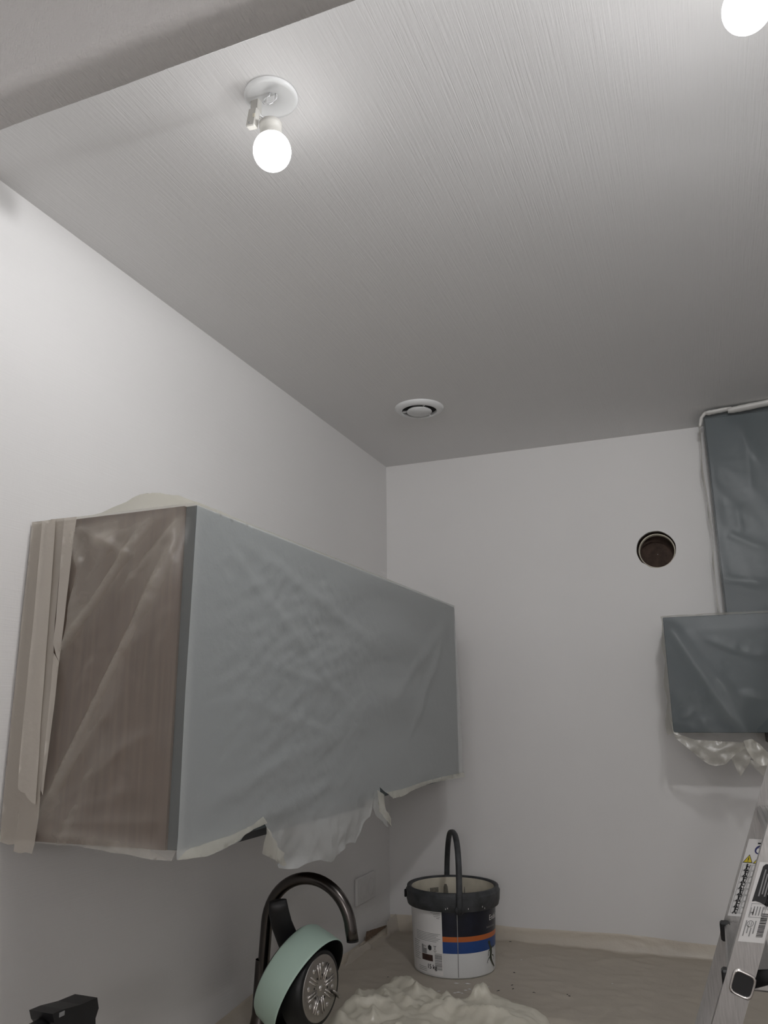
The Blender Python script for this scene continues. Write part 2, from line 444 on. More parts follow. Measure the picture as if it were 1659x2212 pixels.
# ================================================================== left wall cabinet
CY1, CY2, CD, CZ1, CZ0 = -1.743, -.283, .353, 1.991, 1.454
cb = empty('wall_cabinet', (0, (CY1+CY2)/2, CZ0), 'long wall cabinet with brown wood end and slate doors under film', 'cabinet')
D_ = .022
obj('body', box(((CD-D_)/2, (CY1+CY2)/2, (CZ0+CZ1)/2), (CD-D_, CY2-CY1-.004, CZ1-CZ0)), 'wood', cb)
obj('end_panel', box(((CD-D_)/2, CY1+.001, (CZ0+CZ1)/2), (CD-D_-.001, .006, CZ1-CZ0)), 'wood', cb)
nd = 3; L = (CY2-CY1)/nd
for k in range(nd):
    obj('door', box((CD-D_/2, CY1+L*(k+.5), (CZ0+CZ1)/2), (D_, L-.003, CZ1-CZ0), bev=.0015), 'slate', cb)
obj('light_strip', box((CD-.035, CY1+.42, CZ0-.007), (.05, .62, .014)), 'black', cb)

fl = empty('masking_film', (CD, CY1, CZ0), 'milky polythene film taped around the long wall cabinet, torn below', 'plastic film')
X0 = CD+.0045
def P_front(l): return [(q.y, q.z) for q in (onx(px, py, X0) for px, py in l)]
front = P_front([(426, 1091), (560, 1142), (700, 1199), (840, 1253), (981, 1308), (987, 1400), (993, 1500), (998, 1600), (1001, 1677),
    (975, 1684), (955, 1684), (930, 1690), (905, 1696), (885, 1704), (868, 1719), (850, 1724), (836, 1714), (828, 1707), (820, 1700),
    (822, 1716), (828, 1740), (836, 1757), (844, 1787), (830, 1776), (815, 1762), (808, 1745), (810, 1722),
    (803, 1764), (795, 1780), (790, 1800), (782, 1822), (772, 1820), (764, 1824), (752, 1832), (738, 1840), (727, 1852),
    (714, 1863), (702, 1860), (690, 1857), (676, 1860), (660, 1866), (650, 1876), (640, 1879), (626, 1877), (615, 1864), (604, 1840), (592, 1814), (578, 1790), (572, 1780),
    (560, 1783), (552, 1786), (540, 1795), (530, 1800), (516, 1815), (490, 1828), (462, 1840), (442, 1849), (410, 1852), (382, 1857), (390, 1700), (400, 1500), (413, 1300)])
FP, FT = triangulate(front, .0085)
def d_front(y, z):
    s = (y-CY1)/(CY2-CY1); t = (z-CZ0)/(CZ1-CZ0)
    ed = max(0, min(1, s*14))*max(0, min(1, (1-s)*9))*max(0, min(1, (1.0-t)*9))
    left = math.exp(-((s-.28)/.25)**2)
    h = .0026*left*crumple(y*.7+z*.25, z*2.4-y*.9, 12, 2)*max(0, min(1, 1.5-abs(t-.5)*2))
    h += .0011*crumple(y*.8, z*1.8+y*.5, 30, 5)*(.35+.65*left)
    # swags hanging between the upper corners
    c = t - .95 + 1.15*(s-.62)**2*2.0
    h += .0048*math.sin(c*21)*math.exp(-((s-.62)/.24)**2)*max(0, min(1, t*2.2))
    for a, b, am, wd in (((.02, .98), (.60, .62), .004, .016), ((.02, .96), (.48, .30), .003, .014), ((.98, .95), (.58, .40), .004, .020),
                         ((.98, .97), (.66, .18), .0035, .02), ((.03, .10), (.34, .27), .004, .016), ((.10, .02), (.42, .12), .004, .014),
                         ((.15, .55), (.45, .42), .003, .012), ((.10, .42), (.40, .26), .003, .012)):
        A = (CY1+a[0]*(CY2-CY1), CZ0+a[1]*(CZ1-CZ0)); B = (CY1+b[0]*(CY2-CY1), CZ0+b[1]*(CZ1-CZ0))
        h += ridge((y, z), A, B, am, wd)
    h *= ed
    h += .006*ed*math.exp(-((s-.73)/.05)**2)*math.exp(-((t-.03)/.08)**2)
    if t < .04:         # free hanging lower edge
        q = .04-t
        h += .010*math.sin(s*23)*min(1, q*6) + .012*crumple(y, z, 14, 8)*min(1, q*5) + .05*q*q*10*(1 if s < .2 else -.4)
    return max(h, -.003) if t > .02 else h
obj('front_sheet', ([(X0+d_front(p.x, p.y), p.x, p.y) for p in FP], FT), 'film_front', fl, True)
# curled strips of film along the bottom edge
def P_x(l, X): return [(q.y, q.z) for q in (onx(px, py, X) for px, py in l)]
def flap(name, pl, X, curl, mat, parent, step=.008, seed=1, amp=.006):
    a, t = triangulate(P_x(pl, X), step)
    zt_ = max(p.y for p in a)
    return obj(name, ([(X+curl*(zt_-p.y)+amp*crumple(p.x, p.y, 30, seed), p.x, p.y) for p in a], t), mat, parent, True)
flap('torn_flap', [(576, 1786), (584, 1800), (596, 1822), (606, 1842), (616, 1868), (612, 1871), (590, 1860), (562, 1843), (566, 1818), (572, 1800)], X0+.012, .10, 'film_top', fl, seed=3)
flap('torn_flap', [(818, 1706), (830, 1720), (828, 1742), (838, 1762), (843, 1785), (828, 1770), (814, 1748)], X0+.010, .06, 'film_top', fl, seed=4)
flap('torn_flap', [(380, 1858), (396, 1838), (440, 1822), (490, 1806), (540, 1784), (568, 1764), (574, 1778), (552, 1788), (526, 1802), (512, 1816), (470, 1837), (440, 1850)], X0+.012, .12, 'film_top', fl, seed=5, amp=.004)
flap('torn_flap', [(834, 1712), (870, 1704), (910, 1690), (955, 1678), (1002, 1668), (1003, 1678), (965, 1685), (930, 1692), (895, 1705), (868, 1720), (848, 1725)], X0+.008, .10, 'film_top', fl, seed=6, amp=.003)
# end sheet with folds running up from the lower tape to the front corner
Y0 = CY1-.006
def P_y(l, Y): return [(q.x, q.z) for q in (ony(px, py, Y) for px, py in l)]
endp = P_y([(152, 1124), (200, 1116), (270, 1108), (340, 1099), (400, 1092), (425, 1091), (413, 1300), (400, 1500), (390, 1700), (381, 1857), (340, 1853), (290, 1843), (240, 1836), (180, 1826), (78, 1820), (88, 1770), (100, 1660), (115, 1540), (130, 1420), (148, 1385), (156, 1330), (150, 1230), (152, 1170)], Y0)
EP, ET = triangulate(endp, .0065)
def py_(l): return P_y(l, Y0)
efolds = [(py_([(92, 1768), (405, 1128)]), .012, .008), (py_([(90, 1772), (270, 1480)]), .006, .008), (py_([(92, 1772), (330, 1560)]), .004, .008),
          (py_([(130, 1420), (340, 1110)]), .013, .008), (py_([(425, 1090), (250, 1300)]), .008, .010), (py_([(425, 1092), (160, 1150)]), .008, .012), (py_([(425, 1092), (200, 1180)]), .006, .010),
          (py_([(92, 1775), (320, 1690)]), .003, .008), (py_([(95, 1776), (360, 1770)]), .004, .008), (py_([(156, 1126), (182, 1230)]), .009, .008), (py_([(156, 1130), (290, 1200)]), .008, .008),
          (py_([(150, 1370), (190, 1165)]), .008, .007), (py_([(260, 1420), (395, 1290)]), .003, .008),
          (py_([(200, 1640), (370, 1560)]), .0025, .008), (py_([(80, 1795), (370, 1842)]), .008, .010)]
def d_end(x, z):
    h = 0
    for (a, b), am, wd in efolds: h += fold((x, z), a, b, am, wd)
    u_ = x*.9-z*.42; v_ = x*.42+z*.9
    h += .0075*max(0, noise.noise(Vector((u_*24, v_*3.5, 2)))) + .0035*max(0, noise.noise(Vector((u_*50, v_*9, 6)))) + .0010*crumple(x, z, 34, 9)
    e = max(0, min(1, (CD-x)/.03))*max(0, min(1, (CZ1+.01-z)/.05))
    h *= 1.25*e
    if z < CZ0+.004: h += (CZ0+.004-z)*.8
    return max(h, -.002)
obj('end_sheet', ([(p.x, Y0-d_end(p.x, p.y), p.y) for p in EP], ET), 'film_end', fl, True, lift=[d_end(p.x, p.y)-.003 for p in EP])
# top sheet, bulging above the front corner
V, F = [], []; nx, ny = 26, 70
for i in range(nx+1):
    for j in range(ny+1):
        x = .003+(CD+.001)*i/nx; y = CY1-.006+(CY2-CY1+.006)*j/ny
        g = math.exp(-((x-.235)/.075)**2)*math.exp(-((y-CY1-.045)/.07)**2)
        g2 = math.exp(-((x-.30)/.04)**2)*math.exp(-((y-CY1-.14)/.09)**2)
        h = .036*g+.014*g2+(.016*g+.0015)*abs(crumple(x, y*.6, 20, 3))
        edge = max(0, min(1, (CD+.004-x)/.012))*max(.0, min(1, (y-CY1+.006)/.010))
        V.append((x, y, CZ1+.003+h*edge))
for i in range(nx):
    for j in range(ny): F.append((i*(ny+1)+j, i*(ny+1)+j+1, (i+1)*(ny+1)+j+1, (i+1)*(ny+1)+j))
obj('top_sheet', (V, F), 'film_top', fl, True)
# paper tape strips along the wall side of the end panel (pixel -> panel plane)
def tape(pl, Y, mat, seed, wav=.0012, step=.010):
    q = [(X/2.698, 1040+Y_/2.698) for X, Y_ in pl]
    a, t = triangulate(P_y(q, Y), step)
    return obj('tape_strip', ([(max(.003, p.x), Y-wav*(1+crumple(p.x*3, p.y*.25, 20, seed)), p.y) for p in a], t), mat, fl, True)
tape([(182, 238), (262, 230), (225, 760), (160, 1420), (120, 1900), (100, 2112), (50, 2118), (4, 2100), (40, 1600), (85, 1180), (130, 700)], CY1-.007, 'tape', 1)
tape([(300, 222), (378, 214), (345, 560), (320, 880), (308, 1180), (262, 1620), (240, 1800), (228, 1960), (205, 2110), (190, 2170), (150, 2160), (120, 2168), (82, 2156), (110, 1960), (128, 1780), (170, 1400), (235, 820)], CY1-.0105, 'tape', 2)
tape([(250, 232), (330, 220), (300, 620), (268, 1060), (240, 1400), (212, 1880), (190, 1872), (160, 1842), (150, 1815), (128, 1810), (106, 1790), (115, 1640), (150, 1280), (200, 800)], CY1-.0135, 'tape2', 3)
tape([(378, 214), (452, 206), (430, 330), (400, 620), (372, 860), (348, 1052), (330, 1010), (314, 940), (330, 800), (350, 520)], CY1-.0165, 'tape2', 4)
tape([(346, 1052), (318, 1330), (280, 1620), (250, 1830), (240, 1800), (268, 1500), (300, 1200), (318, 1000)], CY1-.0150, 'tape2', 5)

# ================================================================== upper cupboard and box unit on the back wall
UX0, UX1, UY = 1.185, 2.05, -.165
uc = empty('wall_cupboard', ((UX0+UX1)/2, 0, 1.93), 'shallow slate cupboard reaching the ceiling above the box unit', 'cupboard')
obj('body', box(((UX0+UX1)/2, UY/2+.008, (1.925+CEIL-.004)/2), (UX1-UX0, -UY-.020, CEIL-.004-1.925)), 'slate', uc)
for k in range(2):
    a = (UX1-UX0)/2
    obj('door', box((UX0+a*(k+.5), UY+.010, (1.925+CEIL-.03)/2), (a-.003, .018, CEIL-.03-1.925), bev=.0015), 'slate', uc)
uf = empty('cupboard_film', (UX0, UY, 1.93), 'clear film taped over the shallow cupboard below the ceiling', 'plastic film')
def d_up(x, z, fl_, base=.004):
    h = base
    for (a, b), am, wd in fl_: h += fold((x, z), a, b, am, wd)
    return h+.0012*crumple(x*1.2+z*.5, z*.6, 9, 4)+.0004*crumple(x, z, 40, 6)
YU = UY-.003
up_poly = P_y([(1518, 905), (1530, 893), (1659, 868)], YU)
zt2 = up_poly[-1][1]
up_poly = up_poly+[(UX1+.01, CEIL-.02), (UX1+.01, 1.93)]+P_y([(1659, 1330), (1549, 1334), (1545, 1290), (1541, 1220), (1533, 1130), (1526, 1050), (1521, 990), (1516, 930)], YU)
a_, t_ = triangulate(up_poly, .010)
uff = [(P_y(l, YU), am, wd) for l, am, wd in (([(1580, 905), (1640, 1000)], .005, .008), ([(1600, 900), (1625, 1065)], .004, .008), ([(1555, 1250), (1659, 1262)], .006, .010),
     ([(1565, 1150), (1659, 1190)], .004, .010), ([(1590, 1090), (1600, 1150)], .004, .008), ([(1540, 1100), (1570, 1290)], .003, .010), ([(1530, 960), (1560, 1160)], .003, .010))]
obj('front_sheet', ([(p.x, YU-d_up(p.x, p.y, uff), p.y) for p in a_], t_), 'film_hood', uf, True, lift=[d_up(p.x, p.y, uff)-.006 for p in a_])
# film turned back to the wall along the left side
V, F = [], []
for i in range(31):
    z = 1.93+(CEIL-.03-1.93)*i/30
    for j in range(7):
        s = j/6; xo = 1.170-.004*math.sin(i*.9)*s*(1-s)*4 - .004*math.sin(i*.35)
        V.append((xo+.006*(1-s)*0-.010*s*(1-s), YU-.004+(-YU+.002)*s, z))
for i in range(30):
    for j in range(6): F.append((i*7+j, i*7+j+1, (i+1)*7+j+1, (i+1)*7+j))
obj('side_sheet', (V, F), 'film_shred', uf, True)
def roll(pl, Y, rad, mat, parent, name='tape_roll', sq=.6, seed=0):
    pts = [ony(px, py, Y) for px, py in pl]
    dense = []
    for i in range(len(pts)-1):
        for k in range(6): dense.append(pts[i].lerp(pts[i+1], k/6))
    dense.append(pts[-1])
    rr = [rad*(.75+.35*abs(noise.noise(Vector((i*.35, seed, 0))))+.25*min(1, i/2)*min(1, (len(dense)-1-i)/2)) for i in range(len(dense))]
    return obj(name, tube(dense, rr, 12, squash=sq), mat, parent, True)
roll([(1524, 893), (1550, 888), (1580, 882)], UY-.012, .011, 'whitetape', uf, seed=1)
roll([(1572, 888), (1610, 880), (1659, 870), (1720, 858), (1800, 842)], UY-.016, .015, 'whitetape', uf, seed=2)
roll([(1512, 922), (1515, 903), (1525, 890)], UY-.010, .008, 'whitetape', uf, seed=3)

HX0, HX1, HY, HZ1, HZ0 = 1.006, 1.90, -.298, 1.922, 1.590
hu = empty('wall_box_unit', ((HX0+HX1)/2, 0, HZ0), 'deep slate box unit on the back wall under shallow cupboard', 'wall unit')
obj('body', box(((HX0+HX1)/2, HY/2+.008, (HZ0+HZ1)/2), (HX1-HX0, -HY-.020, HZ1-HZ0)), 'slate', hu)
obj('front_panel', box(((HX0+HX1)/2, HY+.010, (HZ0+HZ1)/2), (HX1-HX0, .018, HZ1-HZ0), bev=.0015), 'slate', hu)
obj('underside_panel', box((1.56, HY/2, HZ0-.016), (.60, -HY-.03, .032)), 'black', hu)
hf = empty('box_unit_film', (HX0, HY, HZ0), 'gathered film wrapped over the deep box unit, shredded edge hanging', 'plastic film')
YH = HY-.003
hp = P_y([(1430, 1332), (1500, 1327), (1580, 1322), (1659, 1318)], YH)+[(HX1+.01, HZ1+.004), (HX1+.01, HZ0-.01)]+P_y(
    [(1659, 1550), (1646, 1566), (1637, 1572), (1634, 1590), (1628, 1606), (1615, 1602), (1600, 1607), (1570, 1600), (1530, 1598), (1490, 1596), (1463, 1592), (1450, 1570), (1445, 1540), (1443, 1497), (1437, 1420)], YH)
a_, t_ = triangulate(hp, .0085)
hff = [(P_y(l, YH), am, wd) for l, am, wd in (([(1433, 1338), (1620, 1608)], .013, .012), ([(1433, 1340), (1560, 1480)], .006, .022), ([(1552, 1466), (1622, 1605)], .011, .009), ([(1555, 1468), (1612, 1540)], .007, .012),
     ([(1530, 1382), (1600, 1408)], .005, .010), ([(1600, 1408), (1659, 1418)], .006, .009), ([(1600, 1500), (1659, 1512)], .007, .010), ([(1470, 1550), (1500, 1538)], .008, .008), ([(1510, 1552), (1560, 1600)], .009, .008),
     ([(1450, 1560), (1620, 1606)], .006, .012), ([(1515, 1450), (1580, 1580)], .004, .010))]
def d_h(x, z):
    h = d_up(x, z, hff); t = (z-HZ0)/(HZ1-HZ0)
    return h*max(.15, min(1, (HZ1-z)/.05+.15))-max(0, .10-t)*.05
obj('front_sheet', ([(p.x, YH-d_h(p.x, p.y), p.y) for p in a_], t_), 'film_hood', hf, True, lift=[d_h(p.x, p.y)-.006+max(0, HZ0+.01-p.y)*.3 for p in a_])
V, F = [], []
for i in range(25):
    s = i/24
    for j in range(9):
        t = j/8; y = YH-.004+(-YH)*t
        V.append((HX0-.006+.004*math.sin(i*.8+j)-.012*s*s*(1-t), y, HZ1+.003-(HZ1-HZ0+.01)*s+.0*t))
for i in range(24):
    for j in range(8): F.append((i*9+j, i*9+j+1, (i+1)*9+j+1, (i+1)*9+j))
obj('side_sheet', (V, F), 'film_shred', hf, True)
V, F = [], []
for i in range(31):
    for j in range(9):
        x = HX0-.006+(HX1-HX0+.012)*i/30; y = YH-.003+(-YH)*j/8
        V.append((x, y, HZ1+.0035+.003*abs(crumple(x, y, 12, 4))))
for i in range(30):
    for j in range(8): F.append((i*9+j, i*9+j+1, (i+1)*9+j+1, (i+1)*9+j))
obj('top_sheet', (V, F), 'film_shred', hf, True)
def shred(pl, Y, back, seed, name='hanging_shred', mat='film_shred'):
    a, t = triangulate(P_y(pl, Y), .008); zt_ = max(p.y for p in a)
    obj(name, ([(p.x, Y+back*(zt_-p.y)-.012*crumple(p.x, p.y, 22, seed), p.y) for p in a], t), mat, hf, True)
shred([(1445, 1548), (1466, 1586), (1500, 1598), (1560, 1602), (1612, 1604), (1608, 1618), (1585, 1634), (1568, 1652), (1546, 1656), (1530, 1652), (1505, 1633), (1480, 1612), (1458, 1594)], HY-.006, .15, 2)
shred([(1575, 1630), (1605, 1612), (1628, 1618), (1618, 1650), (1600, 1678), (1592, 1664)], HY+.02, .1, 4)
shred([(1606, 1600), (1624, 1596), (1640, 1606), (1665, 1632), (1665, 1654), (1645, 1654), (1628, 1642), (1614, 1622)], HY-.016, .05, 6, mat='film_top')
shred([(1612, 1640), (1665, 1648), (1668, 1700), (1645, 1672), (1630, 1660)], HY+.03, .1, 7)

# ================================================================== worktop, units below
WD = .642
wt = obj('worktop', join(box((WD/2, -1.9, TOP-.019), (WD, 3.8, .038)), box(((WD+2.05)/2, -WD/2, TOP-.019), (2.05-WD, WD, .038))), 'top')
tag(wt, 'brown wooden L-shaped worktop showing under the torn film', 'worktop')
def base_unit(c, s, front, label):
    e = empty('base_cabinet', (c[0], c[1], 0), label, 'cabinet')
    obj('plinth', box((c[0]-front[0]*.03, c[1]-front[1]*.03, .05), (s[0]-.04, s[1]-.04, .1)), 'black', e)
    obj('body', box((c[0], c[1], .1+.391), (s[0], s[1], .780)), 'wood', e)
    if front[0]: obj('door', box((c[0]+s[0]/2+.009, c[1], .49), (.016, s[1]-.01, .76), bev=.001), 'slate', e)
    else: obj('door', box((c[0], c[1]-s[1]/2-.009, .49), (s[0]-.01, .016, .76), bev=.001), 'slate', e)
base_unit((.325, -1.30, 0), (.58, 1.24, 0), (1, 0), 'base cabinet with slate door under the tap')
base_unit((.325, -2.70, 0), (.58, 1.54, 0), (1, 0), 'base cabinet with slate door beyond the tap, away from corner')
base_unit((1.38, -.31, 0), (1.30, .58, 0), (0, -1), 'base cabinet with slate door below the wall box unit')

# film over the worktop
df = empty('worktop_film', (.3, -.3, TOP), 'dusty beige film covering the worktop and turned up the walls', 'plastic film')
def deck_h(x, y):
    h = .005+.004*max(-.6, crumple(x, y, 7, 1))+.0035*max(-.5, crumple(x*.8+y*.5, y-x*.3, 16, 2))
    h += .006*math.exp(-((x-.32)**2+(y+.44)**2)/.006)
    d = math.hypot(x-.336, y+.330)
    if d < .17: h = .004+(h-.004)*max(0, (d-.125)/.045)
    return max(.003, h)
def sheet_rows(rows, name, mat, parent):
    V, F = [], []; m = len(rows[0])
    for r in rows: V += r
    for i in range(len(rows)-1):
        for j in range(m-1): F.append((i*m+j, i*m+j+1, (i+1)*m+j+1, (i+1)*m+j))
    return obj(name, (V, F), mat, parent, True)
rows = []
for i in range(171):
    x = .004+1.98*i/170
    c = []
    topz = .046+.010*noise.noise(Vector((x*3.2, 1, 0)))-.012*(x-.9)*(1 if x > .9 else 0)
    for j in range(12):             # up the wall, the upper edge first
        t = 1-j/12; off = .016*(1-t)**2+.004*t
        c.append((x, -.004-off-.006*t*abs(noise.noise(Vector((x*14, t*2, 5))))*(1 if t < .95 else .1), TOP+.004+topz*t))
    for j in range(62):
        y = -.022-(WD-.022)*j/61
        c.append((x, y, TOP+deck_h(x, y)))
    for j in range(1, 5):           # over the front edge
        hang = .004+.030*max(0, noise.noise(Vector((x*7, 2, 0)))+.1)
        c.append((x, -WD-.003-.003*j, TOP+.003-hang*j/4))
    rows.append(c)
sheet_rows(rows, 'back_sheet', 'film_deck', df)
rows = []
for i in range(150):
    y = -.05-2.2*i/149
    c = []
    topz = .055+.016*noise.noise(Vector((y*4, 3, 0)))+.055*math.exp(-((y+.16)/.10)**2)
    for j in range(12):
        t = 1-j/12
        c.append((.004+.030*(1-t)**2+.006*t*abs(noise.noise(Vector((y*14, t*2, 5))))*(1 if t < .95 else .1), y, TOP+.006+topz*t))
    for j in range(52):
        x = .036+(WD-.036)*j/51
        mound = .040*math.exp(-((x-.16)/.10)**2)*math.exp(-((y+1.13)/.13)**2)
        c.append((x, y, TOP+deck_h(x+3, y) + .002 + mound))
    for j in range(1, 5): c.append((WD+.003+.003*j, y, TOP+.004-.010*j))
    rows.append(c)
rows = [r for r in rows if r[0][1] < -.60]
sheet_rows(rows, 'side_sheet', 'film_deck', df)
# strips of tape and film standing against the left wall near the corner
def wallflap(pl, X, tilt, mat, seed, name='tape_strip'):
    a, t = triangulate(P_x(pl, X), .008); zt_ = max(p.y for p in a)
    obj(name, ([(X+tilt*(zt_-p.y)+.003*crumple(p.x, p.y, 25, seed), min(p.x, -.008), p.y) for p in a], t), mat, df, True)
wallflap([(730, 2075), (744, 2060), (790, 2030), (836, 2002), (862, 1985), (880, 1985), (872, 2010), (840, 2035), (800, 2062), (760, 2095), (730, 2110)], .012, .3, 'film_deck', 1, 'side_flap')
wallflap([(792, 2012), (834, 1998), (832, 2003), (790, 2034), (788, 2032)], .020, .05, 'top', 2, 'wood_trim')
wallflap([(834, 1990), (856, 1972), (872, 1982), (868, 1998), (845, 2030), (822, 2046), (815, 2040), (828, 2018)], .024, .35, 'tape2', 3)
wallflap([(758, 2056), (794, 2034), (800, 2042), (790, 2070), (770, 2092), (752, 2094), (740, 2086)], .028, .3, 'tape2', 4)
# bunched film at the inner corner
bp = [(q.x, q.y) for q in (onz(px, py, TOP+.01) for px, py in [(690, 2250), (715, 2205), (745, 2182), (800, 2158), (840, 2138), (880, 2132), (915, 2138), (940, 2158), (985, 2180), (1040, 2168), (1075, 2168), (1130, 2185), (1172, 2198), (1190, 2212), (1170, 2255), (1050, 2300), (850, 2330), (690, 2310)])]
bpa = np.array(bp); BA, BT = triangulate(bp, .0075)
rf_ = random.Random(12)
bx0, by0 = bpa.min(0); bx1, by1 = bpa.max(0)
bfolds = []
for k in range(30):
    a = (rf_.uniform(bx0, bx1), rf_.uniform(by0, by1)); an = rf_.uniform(0, math.pi); ln = rf_.uniform(.05, .16)
    bfolds.append((a, (a[0]+ln*math.cos(an), a[1]+ln*math.sin(an)), rf_.choice((-.014, .022, .030, .020)), rf_.uniform(.006, .014)))
def seg_dist(p):
    a = bpa; b = np.roll(bpa, -1, 0); d = b-a; q = np.array(p)-a
    t = np.clip((q*d).sum(1)/(d*d).sum(1), 0, 1); return float(np.min(np.hypot(*(q-d*t[:, None]).T)))
def bunch_h(x, y):
    e = min(1, seg_dist((x, y))/.040)**.5
    h = .034+.016*noise.noise(Vector((x*7, y*7, 3)))
    for a, b, am, wd in bfolds: h += fold((x, y), a, b, am, wd)
    h += .006*crumple(x, y, 16, 3)+.005*crumple(x, y, 34, 8)
    return .007+e*max(.004, min(h, .085))
obj('bunched_film', ([(p.x, p.y, TOP+bunch_h(p.x, p.y)) for p in BA], BT), 'film_bunch', df, True)
# dried drips of paint on the film
def blob(px, py, r, el, ang, mat, name):
    c = onz(px, py, TOP+.012); z = TOP+deck_h(c.x, c.y)+.0008
    V = [Vector((c.x, c.y, z+r*.25))]
    for k in range(9):
        a = 2*math.pi*k/9; rr = r*(1+.35*random.uniform(-1, 1)); x = rr*el*math.cos(a); y = rr*math.sin(a)
        V.append(Vector((c.x+x*math.cos(ang)-y*math.sin(ang), c.y+x*math.sin(ang)+y*math.cos(ang), z-.001)))
    return V, [(0, 1+k, 1+(k+1) % 9) for k in range(9)]
dk = [blob(px, py, .0022, el, an, 'ink', '') for px, py, el, an in ((1102, 2031, 2.4, .3), (1110, 2094, 2.2, -.4), (1153, 2137, 2.6, .1), (838, 2104, 1.6, 0), (1106, 2120, 3.2, 1.3), (1108, 2128, 3, 1.2), (1076, 2132, 3, 1), (1229, 2146, 2, 0), (1150, 2172, 3, .2), (1225, 2143, 1.5, 0))]
obj('dark_crumbs', join(*dk), 'ink', df)['kind'] = 'stuff'
wh = [blob(px, py, .0026, el, an, 'w', '') for px, py, el, an in [(1126, 2070, 2, 1), (1323, 2118, 1.5, 0), (1062, 2166, 2.2, 1.2), (985, 2118, 4, .2), (1010, 2121, 3, .1), (948, 2134, 3, .4)]+[(966+8*k, 2148-2.2*k+3*math.sin(k*2), 2.2, .3) for k in range(12)]]
obj('white_drips', join(*wh), 'paper', df)['kind'] = 'stuff'

# ================================================================== socket on the left wall
sy0, sy1, sz0, sz1 = -.306, -.150, 1.054, 1.136
so = empty('double_socket', (0, (sy0+sy1)/2, (sz0+sz1)/2), 'double wall socket painted like the wall beside the corner', 'socket')
pl_ = obj('cover_plate', box((.005, (sy0+sy1)/2, (sz0+sz1)/2), (.010, sy1-sy0, sz1-sz0), bev=.003), 'switch', so)
for k in (0, 1):
    yc = sy0+.043+.071*k; zc = (sz0+sz1)/2
    s_ = obj('socket_insert', lathe((.0095, yc, zc), (1, 0, 0), [(.027, 0), (.027, .0018), (.0245, .0018), (.0215, -.0035), (.001, -.0035)], 40), 'switch', so, True)
    for (dy, dz) in ((-.0095, -.004), (.0095, -.004), (0, .010)):
        obj('pin', lathe((.0063, yc+dy, zc+dz), (1, 0, 0), [(.0034, 0), (.0034, .0006), (.0001, .0006)], 12), 'hole', s_)

# ================================================================== tap
tp = empty('kitchen_tap', (.075, -1.0, TOP), 'tall gunmetal kitchen tap with a curved swan-neck spout', 'tap')
cx, cz, R_ = .192, 1.164, .110
pts = [(.070, -1.0, TOP+.045), (.074, -1.0, 1.05), (.079, -1.0, 1.12)]
for k in range(25):
    a = math.radians(176-170*k/24); pts.append((cx+R_*math.cos(a), -1.0, cz+R_*math.sin(a)))
pts.append((cx+R_+.004, -1.0, cz-.012))
obj('spout', tube(pts, .0138, 24), 'gun', tp, True)
obj('spout_tip', lathe(pts[-1], (.05, 0, -1), [(.0138, 0), (.0138, .004), (.011, .004), (.011, -.004), (.001, -.004)], 24), 'black', tp, True)
obj('base', lathe((.070, -1.0, TOP), (0, 0, 1), [(.031, .002), (.031, .008), (.024, .03), (.0185, .055), (.0165, .11), (.0142, .16), (.0135, .17)], 32), 'gun', tp, True)

# ================================================================== pans by the tap
def local(px, py):
    v = ray(px, py).normalized(); x = (rt-v*rt.dot(v)).normalized(); y = x.cross(v); return x, y, v
lx, ly, lv = local(670, 2134)
A1 = (lx*.81-ly*.58).normalized()*.94-lv*.34; A1.normalize()
K = .955
PC = EYE+(onz(670, 2134, EYE.z-.614)-EYE)*K
sc = (PC-EYE).dot(fw)/FPX; PR = 110*sc; PD = 67*sc
gp = empty('saucepan', PC-A1*PD, 'pale mint green pan with black handle tipped on its side', 'pan')
obj('wall', lathe(PC, A1, [(PR*.93, -PD), (PR*.965, -PD*.90), (PR*.99, -PD*.4), (PR*1.0, -.003), (PR*.998, 0), (PR*.985, .001)], 72), 'mint', gp, True)
obj('interior', lathe(PC, A1, [(PR*.985, .001), (PR*.965, -.002), (PR*.95, -PD*.5), (PR*.90, -PD*.85), (.001, -PD*.9)], 72), 'nonstick', gp, True)
obj('base', lathe(PC, A1, [(PR*.93, -PD), (PR*.90, -PD-.003), (.001, -PD-.003)], 72), 'nonstick', gp, True)
def scr(px, py, back):    # a point at the pan's distance, pushed back along the view
    d = ray(px, py); t = (PC-EYE).dot(fw)/d.dot(fw); return EYE+d*(t+back)
hb = [scr(635, 2062, .035), scr(622, 2030, .035), scr(608, 1995, .030), scr(602, 1968, .027), scr(600, 1945, .025)]
obj('handle', tube(hb, [.0245, .0245, .0235, .0225, .0195], 20, squash=.32, side=lx), 'black', gp, True)
obj('handle_mount', tube([scr(650, 2090, .045), scr(635, 2060, .035)], [.022, .024], 14, squash=.4, side=lx), 'nonstick', gp, True)
lx2, ly2, lv2 = local(692, 2134)
A2 = (lx2*.985-ly2*.16).normalized()*.84-lv2*.54; A2.normalize()
QC = EYE+(PC-EYE).length*1.0*ray(692, 2134).normalized(); QC = QC - lv2*.012
QR = 76*sc
sp = empty('small_pan', QC-A2*.04, 'small black pan nested in the mint pan, steel base showing', 'pan')
obj('body', lathe(QC, A2, [(QR*1.08, -.046), (QR*1.06, -.030), (QR*1.02, -.012), (QR*.97, -.003), (QR*.93, 0), (QR*.86, 0)], 64), 'nonstick', sp, True)
dsc = obj('steel_base', lathe(QC, A2, [(QR*.86, -.001), (QR*.845, .0008), (QR*.82, .0012), (QR*.05, .0010), (.001, .0010)], 64), 'steel', sp, True)
bx_, by_, bz_ = A2.cross(Vector((0, 0, 1))).normalized(), None, A2
by_ = bz_.cross(bx_)
def ondisc(a, r, h=.0022): return QC+bx_*(r*math.cos(a))+by_*(r*math.sin(a))+A2*h
